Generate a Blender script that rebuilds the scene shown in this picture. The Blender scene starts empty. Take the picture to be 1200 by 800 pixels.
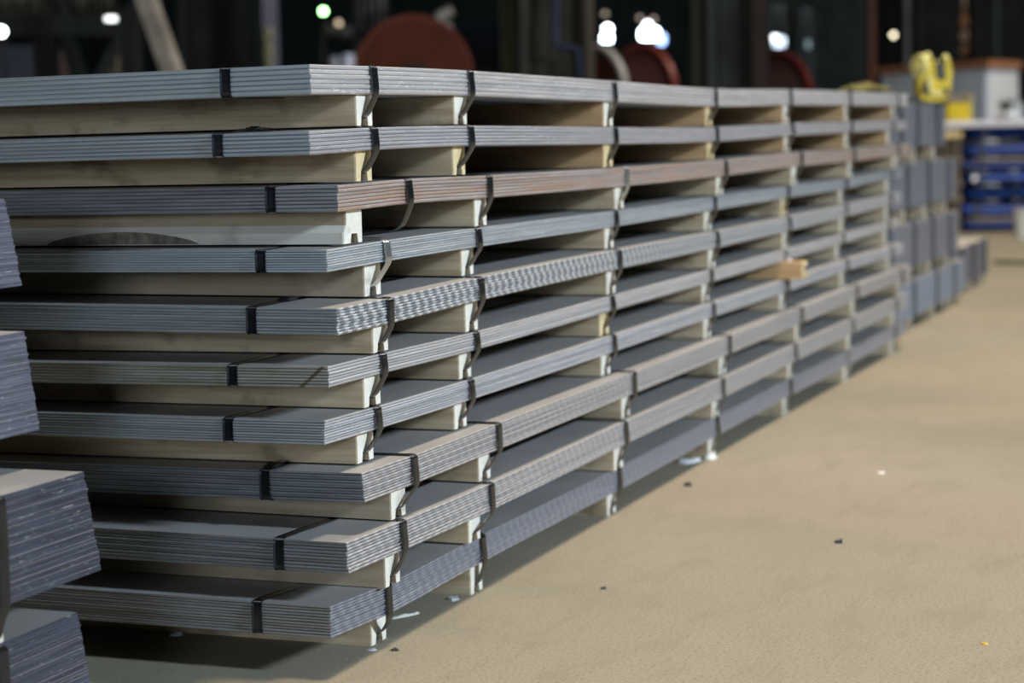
import bpy, bmesh, math, random
from mathutils import Vector, Matrix, noise
random.seed(11)
C = bpy.context.scene.collection
# camera solved from the photograph: focal length in px (1200 wide), position, yaw, pitch, roll
CAMP= [2449.95249, -3.47324, -1.66139, 1.00645, 0.35962, 0.09845, -0.02102]
PACKS={
 1:dict(x0=-0.007,y0=0.015,yaw=-0.00224,th=0.0620,tilt=0.0043,ys=0.153,z=[0.1381, 0.1254, 0.1282, 0.1233, 0.1264, 0.1283, 0.1229, 0.1271],sx=[0.259, 0.772, 1.768, 2.769, 3.77, 4.794, 5.812]),
 2:dict(x0=-0.002,y0=-0.020,yaw=0.00173,th=0.0605,tilt=0.0069,ys=0.140,z=[0.2596, 0.2541, 0.2485, 0.2496, 0.2468, 0.2499, 0.2494, 0.2522],sx=[0.258, 0.745, 1.737, 2.744, 3.752, 4.789, 5.766]),
 3:dict(x0=0.078,y0=-0.018,yaw=0.00151,th=0.0589,tilt=-0.0048,ys=0.205,z=[0.3771, 0.3737, 0.3727, 0.3713, 0.3703, 0.3729, 0.3766, 0.375],sx=[0.246, 0.723, 1.744, 2.755, 3.783, 4.797, 5.836]),
 4:dict(x0=-0.012,y0=0.013,yaw=-0.00113,th=0.0454,tilt=-0.0019,ys=0.200,z=[0.4879, 0.4844, 0.48, 0.4787, 0.482, 0.4823, 0.4856, 0.4807],sx=[0.233, 0.728, 1.746, 2.747, 3.748, 4.789, 5.776]),
 5:dict(x0=-0.014,y0=0.001,yaw=0.00418,th=0.0402,tilt=-0.0060,ys=0.198,z=[0.5898, 0.5883, 0.5824, 0.5832, 0.584, 0.5868, 0.5883, 0.5908],sx=[0.244, 0.747, 1.73, 2.736, 3.75, 4.773, 5.805]),
 6:dict(x0=0.002,y0=-0.012,yaw=0.00533,th=0.0496,tilt=0.0038,ys=0.176,z=[0.695, 0.695, 0.7001, 0.7007, 0.6975, 0.6989, 0.7028, 0.7103],sx=[0.24, 0.734, 1.748, 2.76, 3.766, 4.794, 5.803]),
 7:dict(x0=0.016,y0=0.012,yaw=0.00086,th=0.0417,tilt=-0.0028,ys=0.136,z=[0.8022, 0.8052, 0.8057, 0.8026, 0.8047, 0.8073, 0.8069, 0.8197],sx=[0.266, 0.763, 1.759, 2.765, 3.762, 4.792, 5.803]),
 8:dict(x0=0.051,y0=0.003,yaw=-0.00297,th=0.0491,tilt=-0.0045,ys=0.138,z=[0.9197, 0.9227, 0.9187, 0.9146, 0.9161, 0.924, 0.9232, 0.9271],sx=[0.326, 0.772, 1.775, 2.79, 3.836, 4.779, 5.747]),
 9:dict(x0=-0.081,y0=-0.007,yaw=-0.00212,th=0.0428,tilt=-0.0067,ys=0.184,z=[1.0207, 1.0258, 1.0276, 1.0199, 1.0161, 1.0256, 1.0306, 1.0337],sx=[0.277, 0.776, 1.787, 2.793, 3.805, 4.824, 5.727]),
 10:dict(x0=-0.030,y0=0.012,yaw=-0.00517,th=0.0535,tilt=-0.0093,ys=0.172,z=[1.141, 1.1436, 1.1455, 1.1397, 1.1331, 1.1426, 1.148, 1.1507],sx=[0.27, 0.772, 1.774, 2.772, 3.76, 4.775, 5.802]),
}

# ------------------------------------------------------------------ camera
f_, cx_, cy_, cz_, yaw_, pit_, rol_ = CAMP
def cam_axes():
    F = Vector((math.cos(yaw_)*math.cos(pit_), math.sin(yaw_)*math.cos(pit_), -math.sin(pit_)))
    R = Vector((math.sin(yaw_), -math.cos(yaw_), 0)); U = R.cross(F)
    c, s = math.cos(rol_), math.sin(rol_)
    return F, c*R+s*U, -s*R+c*U
F_, R_, U_ = cam_axes(); CP = Vector((cx_, cy_, cz_))
cd = bpy.data.cameras.new('camera'); cam = bpy.data.objects.new('camera', cd); C.objects.link(cam)
M = Matrix((R_, U_, -F_)).transposed().to_4x4(); M.translation = CP; cam.matrix_world = M
cd.sensor_width = 36; cd.lens = f_*36/1200; cd.clip_end = 200
cd.dof.use_dof = True; cd.dof.focus_distance = 3.95; cd.dof.aperture_fstop = 2.9
bpy.context.scene.camera = cam
def at(u, v, d):
    return CP + d*(F_ + R_*((u-600)/f_) + U_*((400-v)/f_))
def on_floor(u, v, z=0):
    k = F_ + R_*((u-600)/f_) + U_*((400-v)/f_); return CP + k*((z-CP.z)/k.z)

# ------------------------------------------------------------------ materials
def mat(name): 
    m = bpy.data.materials.new(name); m.use_nodes = True
    return m, m.node_tree, m.node_tree.nodes['Principled BSDF']
def ramp(nt, fac, stops):
    r = nt.nodes.new('ShaderNodeValToRGB'); e = r.color_ramp.elements
    while len(e) < len(stops): e.new(.5)
    for i, (p, c) in enumerate(stops):
        e[i].position = p; e[i].color = (*c, 1) if len(c) == 3 else c
    nt.links.new(fac, r.inputs[0]); return r.outputs[0]
def mixc(nt, fac, a, b, mode='MIX'):
    n = nt.nodes.new('ShaderNodeMix'); n.data_type = 'RGBA'; n.blend_type = mode
    for sock, v in ((n.inputs[0], fac), (n.inputs[6], a), (n.inputs[7], b)):
        if hasattr(v, 'links'): nt.links.new(v, sock)
        else: sock.default_value = v if not isinstance(v, tuple) else (*v, 1)
    return n.outputs[2]
def coords(nt, scale=(1,1,1), rand=True):
    tc = nt.nodes.new('ShaderNodeTexCoord'); mp = nt.nodes.new('ShaderNodeMapping')
    nt.links.new(tc.outputs['Object'], mp.inputs[0]); mp.inputs['Scale'].default_value = scale
    if rand:
        oi = nt.nodes.new('ShaderNodeObjectInfo'); ml = nt.nodes.new('ShaderNodeMath'); ml.operation = 'MULTIPLY'
        ml.inputs[1].default_value = 37.0; nt.links.new(oi.outputs['Random'], ml.inputs[0])
        cb = nt.nodes.new('ShaderNodeCombineXYZ')
        for i in range(3): nt.links.new(ml.outputs[0], cb.inputs[i])
        nt.links.new(cb.outputs[0], mp.inputs['Location'])
    return mp.outputs[0]
def nz(nt, vec, scale, detail=4, rough=.6):
    n = nt.nodes.new('ShaderNodeTexNoise'); n.inputs['Scale'].default_value = scale
    n.inputs['Detail'].default_value = detail; n.inputs['Roughness'].default_value = rough
    nt.links.new(vec, n.inputs['Vector']); return n.outputs['Fac']
def math_(nt, op, a, b=None):
    n = nt.nodes.new('ShaderNodeMath'); n.operation = op
    for i, v in enumerate((a, b)):
        if v is None: continue
        if hasattr(v, 'links'): nt.links.new(v, n.inputs[i])
        else: n.inputs[i].default_value = v
    return n.outputs[0]
def bump(nt, bs, h, strength=.3, dist=.002):
    b = nt.nodes.new('ShaderNodeBump'); b.inputs['Strength'].default_value = strength; b.inputs['Distance'].default_value = dist
    nt.links.new(h, b.inputs['Height']); nt.links.new(b.outputs[0], bs.inputs['Normal'])

def steel_edge(name, base, var, chips=.5, scallop=0.0, rough=.42, metal=.45, rust=None, axis='X', streak=0.0):
    m, nt, bs = mat(name)
    v1 = coords(nt, (6, 6, 90)); n1 = nz(nt, v1, 1.0, 5)
    col = ramp(nt, n1, [(.3, tuple(c*(1-var) for c in base)), (.7, tuple(c*(1+var) for c in base))])
    if rust:
        n3 = nz(nt, coords(nt, (2.5, 2.5, 9)), 1.0, 4)
        f = ramp(nt, n3, [(.45, (0,0,0)), (.68, (1,1,1))]); col = mixc(nt, f, col, rust)
    # bright nicks along the sheared burr
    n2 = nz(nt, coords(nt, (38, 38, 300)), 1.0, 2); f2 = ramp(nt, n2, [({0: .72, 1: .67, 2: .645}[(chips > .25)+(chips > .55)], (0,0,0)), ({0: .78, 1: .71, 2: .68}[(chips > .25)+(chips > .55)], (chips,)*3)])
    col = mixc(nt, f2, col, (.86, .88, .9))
    hgt = n1
    if scallop:
        tc = nt.nodes.new('ShaderNodeTexCoord'); sp = nt.nodes.new('ShaderNodeSeparateXYZ'); nt.links.new(tc.outputs['Object'], sp.inputs[0])
        oi = nt.nodes.new('ShaderNodeObjectInfo')
        ph = math_(nt, 'MULTIPLY', oi.outputs['Random'], 2.3)
        ph = math_(nt, 'ADD', ph, math_(nt, 'MULTIPLY', sp.outputs[2], 95.0))
        s = math_(nt, 'SINE', math_(nt, 'ADD', math_(nt, 'MULTIPLY', sp.outputs[0], 2*math.pi/.043), ph))
        f3 = ramp(nt, math_(nt, 'ADD', math_(nt, 'MULTIPLY', s, .5), .5), [(.45, (0,0,0)), (.7, (1,1,1))])
        col = mixc(nt, math_(nt, 'MULTIPLY', f3, scallop), tuple(c*.62 for c in base), (.72, .74, .78)) if scallop > .6 else mixc(nt, math_(nt, 'MULTIPLY', f3, scallop), col, (.66, .67, .70))
    nt.links.new(col, bs.inputs['Base Color'])
    bs.inputs['Metallic'].default_value = metal; bs.inputs['Roughness'].default_value = rough
    bump(nt, bs, hgt, .35, .002)
    return m
def rust_mark(m, ya, yb, za, zb):
    nt = m.node_tree; bs = nt.nodes['Principled BSDF']; src = bs.inputs['Base Color'].links[0].from_socket
    tc = nt.nodes.new('ShaderNodeTexCoord'); sp = nt.nodes.new('ShaderNodeSeparateXYZ'); nt.links.new(tc.outputs['Object'], sp.inputs[0])
    k = (yb-ya)/(za-zb)
    yl = math_(nt, 'ADD', math_(nt, 'MULTIPLY', math_(nt, 'SUBTRACT', za, sp.outputs[2]), k), ya)
    dist = math_(nt, 'ABSOLUTE', math_(nt, 'SUBTRACT', sp.outputs[1], yl))
    dist = math_(nt, 'ADD', dist, math_(nt, 'MULTIPLY', nz(nt, coords(nt, rand=False), 220, 3), .006))
    f = ramp(nt, math_(nt, 'MULTIPLY', dist, 100), [(.55, (.85,)*3), (.95, (0,0,0))])
    nt.links.new(mixc(nt, f, src, (.085,.055,.022)), bs.inputs['Base Color'])
def steel_top(name, base=(.36,.35,.34)):
    m, nt, bs = mat(name)
    n1 = nz(nt, coords(nt, (1.5, 5, 1)), 2.0, 5)
    col = ramp(nt, n1, [(.25, tuple(c*.82 for c in base)), (.75, tuple(c*1.12 for c in base))])
    n2 = nz(nt, coords(nt, (9, 9, 9)), 4.0, 3); col = mixc(nt, ramp(nt, n2, [(.62, (0,0,0)), (.8, (.35,)*3)]), col, (.5,.47,.41))
    nt.links.new(col, bs.inputs['Base Color']); bs.inputs['Metallic'].default_value = .25; bs.inputs['Roughness'].default_value = .55
    return m
def wood(name, light, dark, end=False):
    m, nt, bs = mat(name)
    v = coords(nt, (26, 1.6, 34) if not end else (60, 20, 60))
    n1 = nz(nt, v, 1.4, 5, .65); n2 = nz(nt, coords(nt, (5, 5, 8)), 1.3, 3)
    col = ramp(nt, n1, [(.28, dark), (.7, light)])
    kn = ramp(nt, n2, [(.56, (0,0,0)), (.70, (.75,)*3)])
    col = mixc(nt, kn, col, tuple(c*.55 for c in dark))
    nt.links.new(col, bs.inputs['Base Color']); bs.inputs['Roughness'].default_value = .8
    bump(nt, bs, n1, .4, .003); return m
def plain(name, col, rough=.6, metal=0, var=.15, scale=6):
    m, nt, bs = mat(name)
    n = nz(nt, coords(nt), scale, 4)
    c = ramp(nt, n, [(.3, tuple(x*(1-var) for x in col)), (.7, tuple(min(1, x*(1+var)) for x in col))])
    nt.links.new(c, bs.inputs['Base Color']); bs.inputs['Roughness'].default_value = rough; bs.inputs['Metallic'].default_value = metal
    if max(col) < .13 and metal < .3: bs.inputs['Specular IOR Level'].default_value = .08
    return m
def glow(name, col, s):
    m, nt, bs = mat(name); bs.inputs['Base Color'].default_value = (*col, 1)
    bs.inputs['Emission Color'].default_value = (*col, 1); bs.inputs['Emission Strength'].default_value = s; return m

M_TOP = steel_top('dusty steel surface')
M_STRAP = plain('blued steel strap', (.050,.058,.070), .27, .9, .2, 20)
M_STRAPB = plain('bright steel strap', (.5,.54,.56), .3, .9, .1, 20)
M_SEAL = plain('strap seal steel', (.12,.12,.13), .3, .9)
M_WOOD = wood('pine timber', (.55,.455,.31), (.30,.22,.125))
M_WOODG = wood('grey weathered pine', (.38,.32,.225), (.27,.21,.135))
M_WOODO = wood('orange pine', (.52,.35,.18), (.34,.20,.09))
M_END = wood('sawn pine end grain', (.90,.86,.76), (.78,.71,.57), True)
M_ENDO = wood('yellow pine end grain', (.85,.70,.42), (.68,.50,.25), True)
M_PALE = wood('pale grey pine', (.66,.64,.58), (.52,.49,.42))  # paler tone for the lower half of one timber's near face
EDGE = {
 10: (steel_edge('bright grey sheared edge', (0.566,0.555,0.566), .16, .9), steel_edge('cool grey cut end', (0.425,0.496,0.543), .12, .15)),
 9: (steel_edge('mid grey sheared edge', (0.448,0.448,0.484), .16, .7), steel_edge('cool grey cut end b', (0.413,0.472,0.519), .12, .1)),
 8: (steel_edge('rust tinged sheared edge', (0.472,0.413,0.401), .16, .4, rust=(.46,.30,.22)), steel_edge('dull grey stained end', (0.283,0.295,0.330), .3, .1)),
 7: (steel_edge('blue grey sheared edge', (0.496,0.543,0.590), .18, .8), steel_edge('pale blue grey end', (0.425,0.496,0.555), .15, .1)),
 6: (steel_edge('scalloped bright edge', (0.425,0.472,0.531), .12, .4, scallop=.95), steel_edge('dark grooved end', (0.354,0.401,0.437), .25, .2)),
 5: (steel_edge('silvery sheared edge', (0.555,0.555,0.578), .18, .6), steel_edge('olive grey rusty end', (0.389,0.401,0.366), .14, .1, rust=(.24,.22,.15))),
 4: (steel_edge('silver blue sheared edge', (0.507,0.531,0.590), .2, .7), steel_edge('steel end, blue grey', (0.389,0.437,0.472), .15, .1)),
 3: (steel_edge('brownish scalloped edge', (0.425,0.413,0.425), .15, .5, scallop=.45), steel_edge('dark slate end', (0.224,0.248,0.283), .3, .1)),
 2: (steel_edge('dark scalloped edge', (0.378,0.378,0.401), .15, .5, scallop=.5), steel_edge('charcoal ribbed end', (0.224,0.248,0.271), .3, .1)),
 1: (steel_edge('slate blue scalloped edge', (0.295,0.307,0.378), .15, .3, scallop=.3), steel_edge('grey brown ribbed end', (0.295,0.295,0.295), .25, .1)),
}

rust_mark(EDGE[5][1], .018, .066, .095, .055)

# ------------------------------------------------------------------ helpers
def tag(o, label=None, cat=None, group=None, kind=None):
    if label: o['label'] = label
    if cat: o['category'] = cat
    if group: o['group'] = group
    if kind: o['kind'] = kind
    return o
def link(name, me, parent=None, loc=None):
    o = bpy.data.objects.new(name, me); C.objects.link(o)
    if parent: o.parent = parent
    if loc is not None: o.location = loc
    return o
def empty(name, loc, label, cat, group=None, rz=0):
    o = bpy.data.objects.new(name, None); C.objects.link(o); o.location = loc; o.rotation_euler.z = rz
    o.empty_display_size = .2; return tag(o, label, cat, group)
def build(name, bm, mats, parent=None, smooth=False, loc=None, off=None):
    if off is not None: bmesh.ops.translate(bm, verts=bm.verts, vec=-Vector(off))
    bmesh.ops.recalc_face_normals(bm, faces=bm.faces)
    me = bpy.data.meshes.new(name); bm.to_mesh(me); bm.free()
    for m in (mats if isinstance(mats, (list, tuple)) else [mats]): me.materials.append(m)
    if smooth:
        for p in me.polygons: p.use_smooth = True
    return link(name, me, parent, loc)
def bx(bm, c, s, mi=0, rot=None, bev=0):
    """box centred at c of full size s"""
    r = bmesh.ops.create_cube(bm, size=1); vs = r['verts']
    bmesh.ops.scale(bm, verts=vs, vec=s)
    if bev:
        es = list({e for v in vs for e in v.link_edges}); rr = bmesh.ops.bevel(bm, geom=es, offset=bev, segments=2, affect='EDGES', profile=.6)
        vs = list({v for f in rr['faces'] for v in f.verts} | {v for v in vs if v.is_valid})
        vs = list({v for s_ in [set(vs)] for v in s_})
        # collect every vertex of this island
        seen = set(vs); st = list(vs)
        while st:
            v = st.pop()
            for e in v.link_edges:
                w = e.other_vert(v)
                if w not in seen: seen.add(w); st.append(w)
        vs = list(seen)
    if rot is not None: bmesh.ops.rotate(bm, verts=vs, cent=(0,0,0), matrix=rot)
    bmesh.ops.translate(bm, verts=vs, vec=c)
    for fc in {f for v in vs for f in v.link_faces}: fc.material_index = mi
    return vs
def cyl(bm, a, b, r, r2=None, seg=24, mi=0, caps=True):
    a, b = Vector(a), Vector(b); d = b-a
    q = d.to_track_quat('Z', 'Y').to_matrix().to_4x4()
    m = Matrix.Translation((a+b)/2) @ q
    r_ = bmesh.ops.create_cone(bm, cap_ends=caps, segments=seg, radius1=r, radius2=r if r2 is None else r2, depth=d.length, matrix=m)
    for fc in {f for v in r_['verts'] for f in v.link_faces}: fc.material_index = mi
    return r_['verts']
def loft(bm, rings, closed=True, caps=True, mi=0):
    vr = [[bm.verts.new(p) for p in r] for r in rings]; n = len(rings[0])
    for a, b in zip(vr, vr[1:]):
        for i in range(n if closed else n-1):
            j = (i+1) % n
            f = bm.faces.new((a[i], a[j], b[j], b[i])); f.material_index = mi if not callable(mi) else mi(i)
    if caps and closed:
        for r, ii in ((vr[0], 0), (vr[-1], 1)):
            f = bm.faces.new(r); f.material_index = mi if not callable(mi) else mi(-1-ii)
    return vr
def tube(bm, pts, r, seg=8, mi=0):
    pts = [Vector(p) for p in pts]; rings = []
    up = Vector((0,0,1))
    for i, p in enumerate(pts):
        t = (pts[min(i+1, len(pts)-1)]-pts[max(i-1, 0)]).normalized()
        n = t.cross(up)
        if n.length < .05: n = t.cross(Vector((1,0,0)))
        n.normalize(); b = n.cross(t)
        rings.append([p + r*(math.cos(a)*n+math.sin(a)*b) for a in [2*math.pi*k/seg for k in range(seg)]])
    loft(bm, rings, mi=mi)
def cr(pts, n=6):
    """smooth curve through points, tangents limited by the shorter neighbour so it never overshoots"""
    P = [Vector(p) for p in pts]; m = len(P); L = [(P[i+1]-P[i]).length for i in range(m-1)]; T = []
    for i in range(m):
        if i == 0: T.append((P[1]-P[0]).normalized()*L[0]*.5)
        elif i == m-1: T.append((P[-1]-P[-2]).normalized()*L[-1]*.5)
        else:
            d = (P[i]-P[i-1])/L[i-1] + (P[i+1]-P[i])/L[i]
            T.append(d*.5*min(L[i-1], L[i]))
    out = []
    for i in range(m-1):
        for k in range(n):
            t = k/n; t2, t3 = t*t, t**3
            out.append((2*t3-3*t2+1)*P[i]+(t3-2*t2+t)*T[i]+(-2*t3+3*t2)*P[i+1]+(t3-t2)*T[i+1])
    out.append(P[-1]); return out
def prof(xs, zs):
    """monotone-ish smooth interpolation of heights along the pack"""
    def fn(x):
        if x <= xs[0]: return zs[0]
        if x >= xs[-1]: return zs[-1]
        for i in range(len(xs)-1):
            if x <= xs[i+1]:
                h = xs[i+1]-xs[i]; t = (x-xs[i])/h
                m0 = 0 if i == 0 else (zs[i+1]-zs[i-1])/(xs[i+1]-xs[i-1])
                m1 = 0 if i+2 >= len(xs) else (zs[i+2]-zs[i])/(xs[i+2]-xs[i])
                t2, t3 = t*t, t**3
                return (2*t3-3*t2+1)*zs[i]+(t3-2*t2+t)*h*m0+(-2*t3+3*t2)*zs[i+1]+(t3-t2)*h*m1
    return fn
def strap_mesh(bm, path, wdir, w, th=.0011, mi=0, bow=0):
    """flat steel band: path points, width along wdir, thickness normal to both"""
    pts = [Vector(p) for p in path]; wd = Vector(wdir); rings = []
    for i, p in enumerate(pts):
        t = (pts[min(i+1, len(pts)-1)]-pts[max(i-1, 0)]).normalized()
        n = t.cross(wd).normalized(); a = wd*w/2
        rings.append([p-a-n*th/2, p-a*.6+n*th*.35, p+a*.6+n*th*.35, p+a-n*th/2, p+a+n*th/2, p+a*.6+n*th*1.3, p-a*.6+n*th*1.3, p-a+n*th/2])
    loft(bm, rings, mi=mi)

# ------------------------------------------------------------------ the sheet packs of the main stack
SW, SL = 1.5, 6.06
def sheet_mesh(xa, xb, ztop, y0, yw, width, t, jx, jy, mats, tilt, base, nx=44, notch=.0035, lo=.34):
    """one steel sheet following the sag profile; slot 0 flat faces, 1 long edge, 2 cut end"""
    xs = sorted(set([xa+jx, xa+jx+.012] + [xa+jx+(xb-xa)*(i/nx) for i in range(1, nx)] + [xb+jx-.004, xb+jx]))
    bm = bmesh.new(); c = min(notch, .004); rings = []
    for x in xs:
        e = 0.0
        if x == xs[0] or x == xs[-1]: e = .0012
        ya, yb = y0+yw*(x-xa)+jy, y0+yw*(x-xa)+jy+width
        z1 = ztop(x); z0 = z1-t
        wob = .0006*noise.noise((x*3.1+jx*900, jy*800, z1))
        ya += wob
        pf = [(ya+c, z0+.0), (ya, z0+lo*t), (ya, z0+.93*t), (ya+.0006, z1), (yb-.0006, z1), (yb, z1-.07*t), (yb, z0+lo*t), (yb-c, z0)]
        # ends follow the same chamfer so that the gap between sheets reads as a dark line
        rings.append([(x, y, z+tilt*(y-y0)) for y, z in pf])
    # cut end: chamfered ring in front
    def endring(r, dx, k):
        out = []
        for i, (x, y, z) in enumerate(r): out.append((x+dx if i in (0,7) else x, y, z))
        return out
    rings[0] = endring(rings[0], c, 0); rings[-1] = endring(rings[-1], -c, 0)
    def mi(i):
        if i in (-1, -2): return 2
        return {0: 1, 1: 1, 2: 1, 3: 0, 4: 1, 5: 1, 6: 1, 7: 0}[i]
    loft(bm, rings, mi=mi)
    return bm
NS = {10:6, 9:6, 8:7, 7:9, 6:9, 5:7, 4:9, 3:11, 2:10, 1:11}
ORD = {1:'bottom pack of the long stack, on timbers on the floor', 2:'second pack up in the long stack', 3:'third pack up, its near corner jutting out furthest',
       4:'fourth pack up in the long stack', 5:'fifth pack up in the long stack', 6:'sixth pack up in the long stack',
       7:'fourth pack from the top of the long stack', 8:'third pack from the top of the long stack', 9:'second pack from the top of the long stack', 10:'topmost pack of the long stack'}
LOOK = {1:'slate blue strapped steel sheets', 2:'dark ribbed strapped steel sheets', 3:'brown-grey ribbed strapped steel sheets', 4:'thin silvery strapped steel sheets',
        5:'silvery steel sheets, rust mark on the cut end', 6:'strapped steel sheets with scalloped glinting edges', 7:'pale blue-grey strapped steel sheets',
        8:'rust-tinged strapped steel sheets', 9:'thin grey strapped steel sheets', 10:'bright grey strapped steel sheets'}
OFFS = {(3,0):-.052, (1,0):.03, (8,0):-.22, (3,1):-.035, (2,1):-.06, (1,1):.0, (8,4):-.05}
REC = {(3,0):.012, (1,0):.034, (5,4):-.075, (3,1):.02}
def bearer(base, xc, ya, yb, zb0, zt0, w, parent, mats, groove=True, chamfer=False, zbf=None, ztf=None):
    """timber along y; zbf / ztf give the heights below / above at a given y"""
    bm = bmesh.new(); rings = []
    g, gd = .017, min(.018, .3*(zt0-zb0))
    ys = [ya, ya+.003] + [ya+(yb-ya)*k/6 for k in range(1, 6)] + [yb-.003, yb]
    for y in ys:
        z0 = zbf(y) if zbf else zb0; z1 = ztf(y) if ztf else zt0
        k = .0015 if y in (ya, yb) else 0
        j = .0015*noise.noise((xc*5, y*4, zb0*9))
        a, b = xc-w/2+k+j, xc+w/2-k+j
        zm = z0+.46*(z1-z0)
        oa = .012 if chamfer else 0
        if chamfer: oa *= (1 if y < .72 else max(.0, 1-(y-.72)*2.2))
        pf = [(a-oa, z0), (xc-g, z0), (xc-g+.004, z0+gd), (xc+g-.004, z0+gd), (xc+g, z0), (b, z0), (b, z1-.002), (b-.002, z1), (a+.002, z1), (a, z1-.002), (a, zm+.006), (a-oa, zm-.008)]
        rings.append([(x, y, z) for x, z in pf])
    loft(bm, rings, mi=lambda i: 1 if i in (-1, -2) else (2 if chamfer and i in (10, 11) else 0))
    return build('timber_bearer', bm, mats, parent, off=base)
packs = {}
for k in sorted(PACKS):
    q = PACKS[k]; below = PACKS.get(k-1); th = q['th']; n = NS[k]
    xs = [0]+q['sx']; zt = prof([q['x0']+x for x in xs], q['z'])
    zbelow = (lambda x, y: 0.0) if below is None else (lambda x, y, b=below: packs[k-1]['zt'](x)+b['tilt']*(y-b['y0']) + .0042)
    packs[k] = dict(zt=zt)
    base = Vector((q['x0'], q['y0'], max(0, zbelow(q['x0']+.3, q['y0']))))
    root = empty('steel_sheet_pack', base, LOOK[k]+', '+ORD[k], 'steel sheet pack', 'strapped packs of the long stack')
    t = th/n; ed = EDGE[k]
    for i in range(n):
        ztop = lambda x, i=i: zt(x)-i*t
        jx = random.uniform(-.0015, .0015); jy = random.uniform(-.0012, .0012)
        if k == 3: jx += .0010*i          # this pack leans a little at the end
        if k == 2 and i >= n-2: jy -= .002
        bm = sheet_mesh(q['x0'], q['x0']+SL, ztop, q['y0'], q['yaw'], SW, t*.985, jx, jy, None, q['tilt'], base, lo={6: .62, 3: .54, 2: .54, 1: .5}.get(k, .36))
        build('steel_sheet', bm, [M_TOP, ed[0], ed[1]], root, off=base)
    # timbers and cross straps
    for j, sx in enumerate(q['sx']):
        x = q['x0']+sx; yf = q['y0']+q['yaw']*sx
        xc = x + OFFS.get((k, j), -.02+random.uniform(-.006, .006)); ye = yf + REC.get((k, j), .015+random.uniform(-.004, .004))
        w = {0:.075, 1:.072}.get(j, .075) + random.uniform(-.004, .004)
        if (k, j) == (5, 4): w = .08
        zbf = lambda y, xc=xc: zbelow(xc, y); ztf = lambda y, xc=xc, q=q: zt(xc)-th+q['tilt']*(y-q['y0'])
        wm = M_WOOD
        if k in (10, 9) and j >= 2: wm = M_WOODO
        if k in (2, 3, 7, 8) and j == 0: wm = M_WOODG
        em = M_ENDO if (k in (9,10) and j in (3,) or (k, j) in ((9,0),(9,1),(9,2),(7,4),(5,2))) else M_END
        if (k, j) == (5, 4): wm, em = M_WOODO, M_ENDO
        bearer(base, xc, ye, yf+SW-.03, zbf(ye), ztf(ye), w, root, [wm, em, M_PALE], chamfer=(k == 8 and j == 0), zbf=zbf, ztf=ztf)
        if (k, j) == (8, 0):
            bk = bmesh.new(); up, lo_, N = [], [], 20; hh = ztf(ye)-zbf(ye); xa_ = xc-w/2
            for i_ in range(N+1):
                y = .33+.34*i_/N; f_up = math.sin(math.pi*i_/N)**.7; z_0 = zbf(y)
                up.append((y, z_0+.003+.36*hh*f_up)); lo_.append((y, z_0+.0015))
            def xf(z, y): return xa_-.0125-.0022+ (0 if z-zbf(y) < .40*hh else .012*(z-zbf(y)-.40*hh)/(.06*hh+.006))
            rings = [[(xf(a[1], a[0]), a[0], a[1]), (xf(b[1], b[0]), b[0], b[1]), (xf(b[1], b[0])+.003, b[0], b[1]), (xf(a[1], a[0])+.003, a[0], a[1])] for a, b in zip(up, lo_)]
            loft(bk, rings); build('bark_patch', bk, plain('dark bark', (.15,.13,.10), .85, 0, .6, 40), root, off=base)
        z1 = zt(x); z0 = z1-th; zg = zbelow(x, ye)+.010
        off = .0035; yy = yf-off; hb = z0-zbelow(x, yf); bul = random.uniform(.0, .006)
        tl = lambda y, q=q: q['tilt']*(y-q['y0'])
        pts = [(x, yf+1.2, z1+.0008+tl(yf+1.2)), (x, yf+.3, z1+.0008+tl(yf+.3)), (x, yf+.02, z1+.0010), (x, yf+.004, z1+.0012), (x, yy, z1-.003), (x, yy-.001, z1-.25*th), (x, yy-.001-bul*.5, z0+.25*th),
               (x, yy-bul*.4, z0-.02*hb)]
        if ye > yf:
            pts += [(x*.5+xc*.5 if abs(x-xc) < .06 else x, yy*.6+ye*.4-.002, z0-.35*hb), (xc if abs(x-xc) < .06 else x, ye-.003, zg+.16*hb), (xc if abs(x-xc) < .06 else x, ye+.02, zg), (xc if abs(x-xc) < .06 else x, ye+.9, zg)]
        else:   # strap drawn out over the timber that juts past the sheets
            pts = pts[:5] + [(x, yy-.004, z1-.5*th), (xc, yy-.03, z0-.005), (xc, ye-.002, z0-.22*hb), (xc, ye-.003, zg+.2*hb), (xc, ye+.02, zg), (xc, ye+.9, zg)]
        bm = bmesh.new(); strap_mesh(bm, cr(pts, 5), (1,0,0), .028)
        bright = (k, j) in ((7, 0), (8, 2), (1, 5), (5, 4))
        build('steel_strap', bm, M_STRAPB if bright else M_STRAP, root, smooth=False, off=base)
    # lengthwise strap round the cut end
    ys = q['y0']+q['ys']; xe = q['x0']; e = .004
    zl = lambda x: zt(x)+q['tilt']*(ys-q['y0'])+.001
    lift = {9: .006, 6: .002}.get(k, 0)
    X1 = xe+SL
    tp = [(x, ys, zl(x) + (lift*math.exp(-((x-xe-.12)/.06)**2))) for x in [xe+.006]+[xe+v for v in (.05,.1,.13,.17,.2)]+[q['x0']+s for s in q['sx']]]
    lo = [(x, ys, zl(x)-th-.002) for x in [xe+.006]+[q['x0']+s for s in q['sx']]]
    pts = list(reversed([(X1-.006, ys, lo[-1][2])] )) 
    loop = [(X1+e, ys, zl(X1)-th/2), (X1-.01, ys, zl(X1))] + tp[::-1] + [(xe-e*.7, ys, zl(xe)-.004), (xe-e, ys, zl(xe)-th*.5), (xe-e*.7, ys, zl(xe)-th+.003)] + lo + [(X1-.01, ys, zl(X1)-th-.002), (X1+e, ys, zl(X1)-th/2-.004)]
    bm = bmesh.new(); strap_mesh(bm, cr(loop, 3), (0,1,0), .0215)
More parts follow.
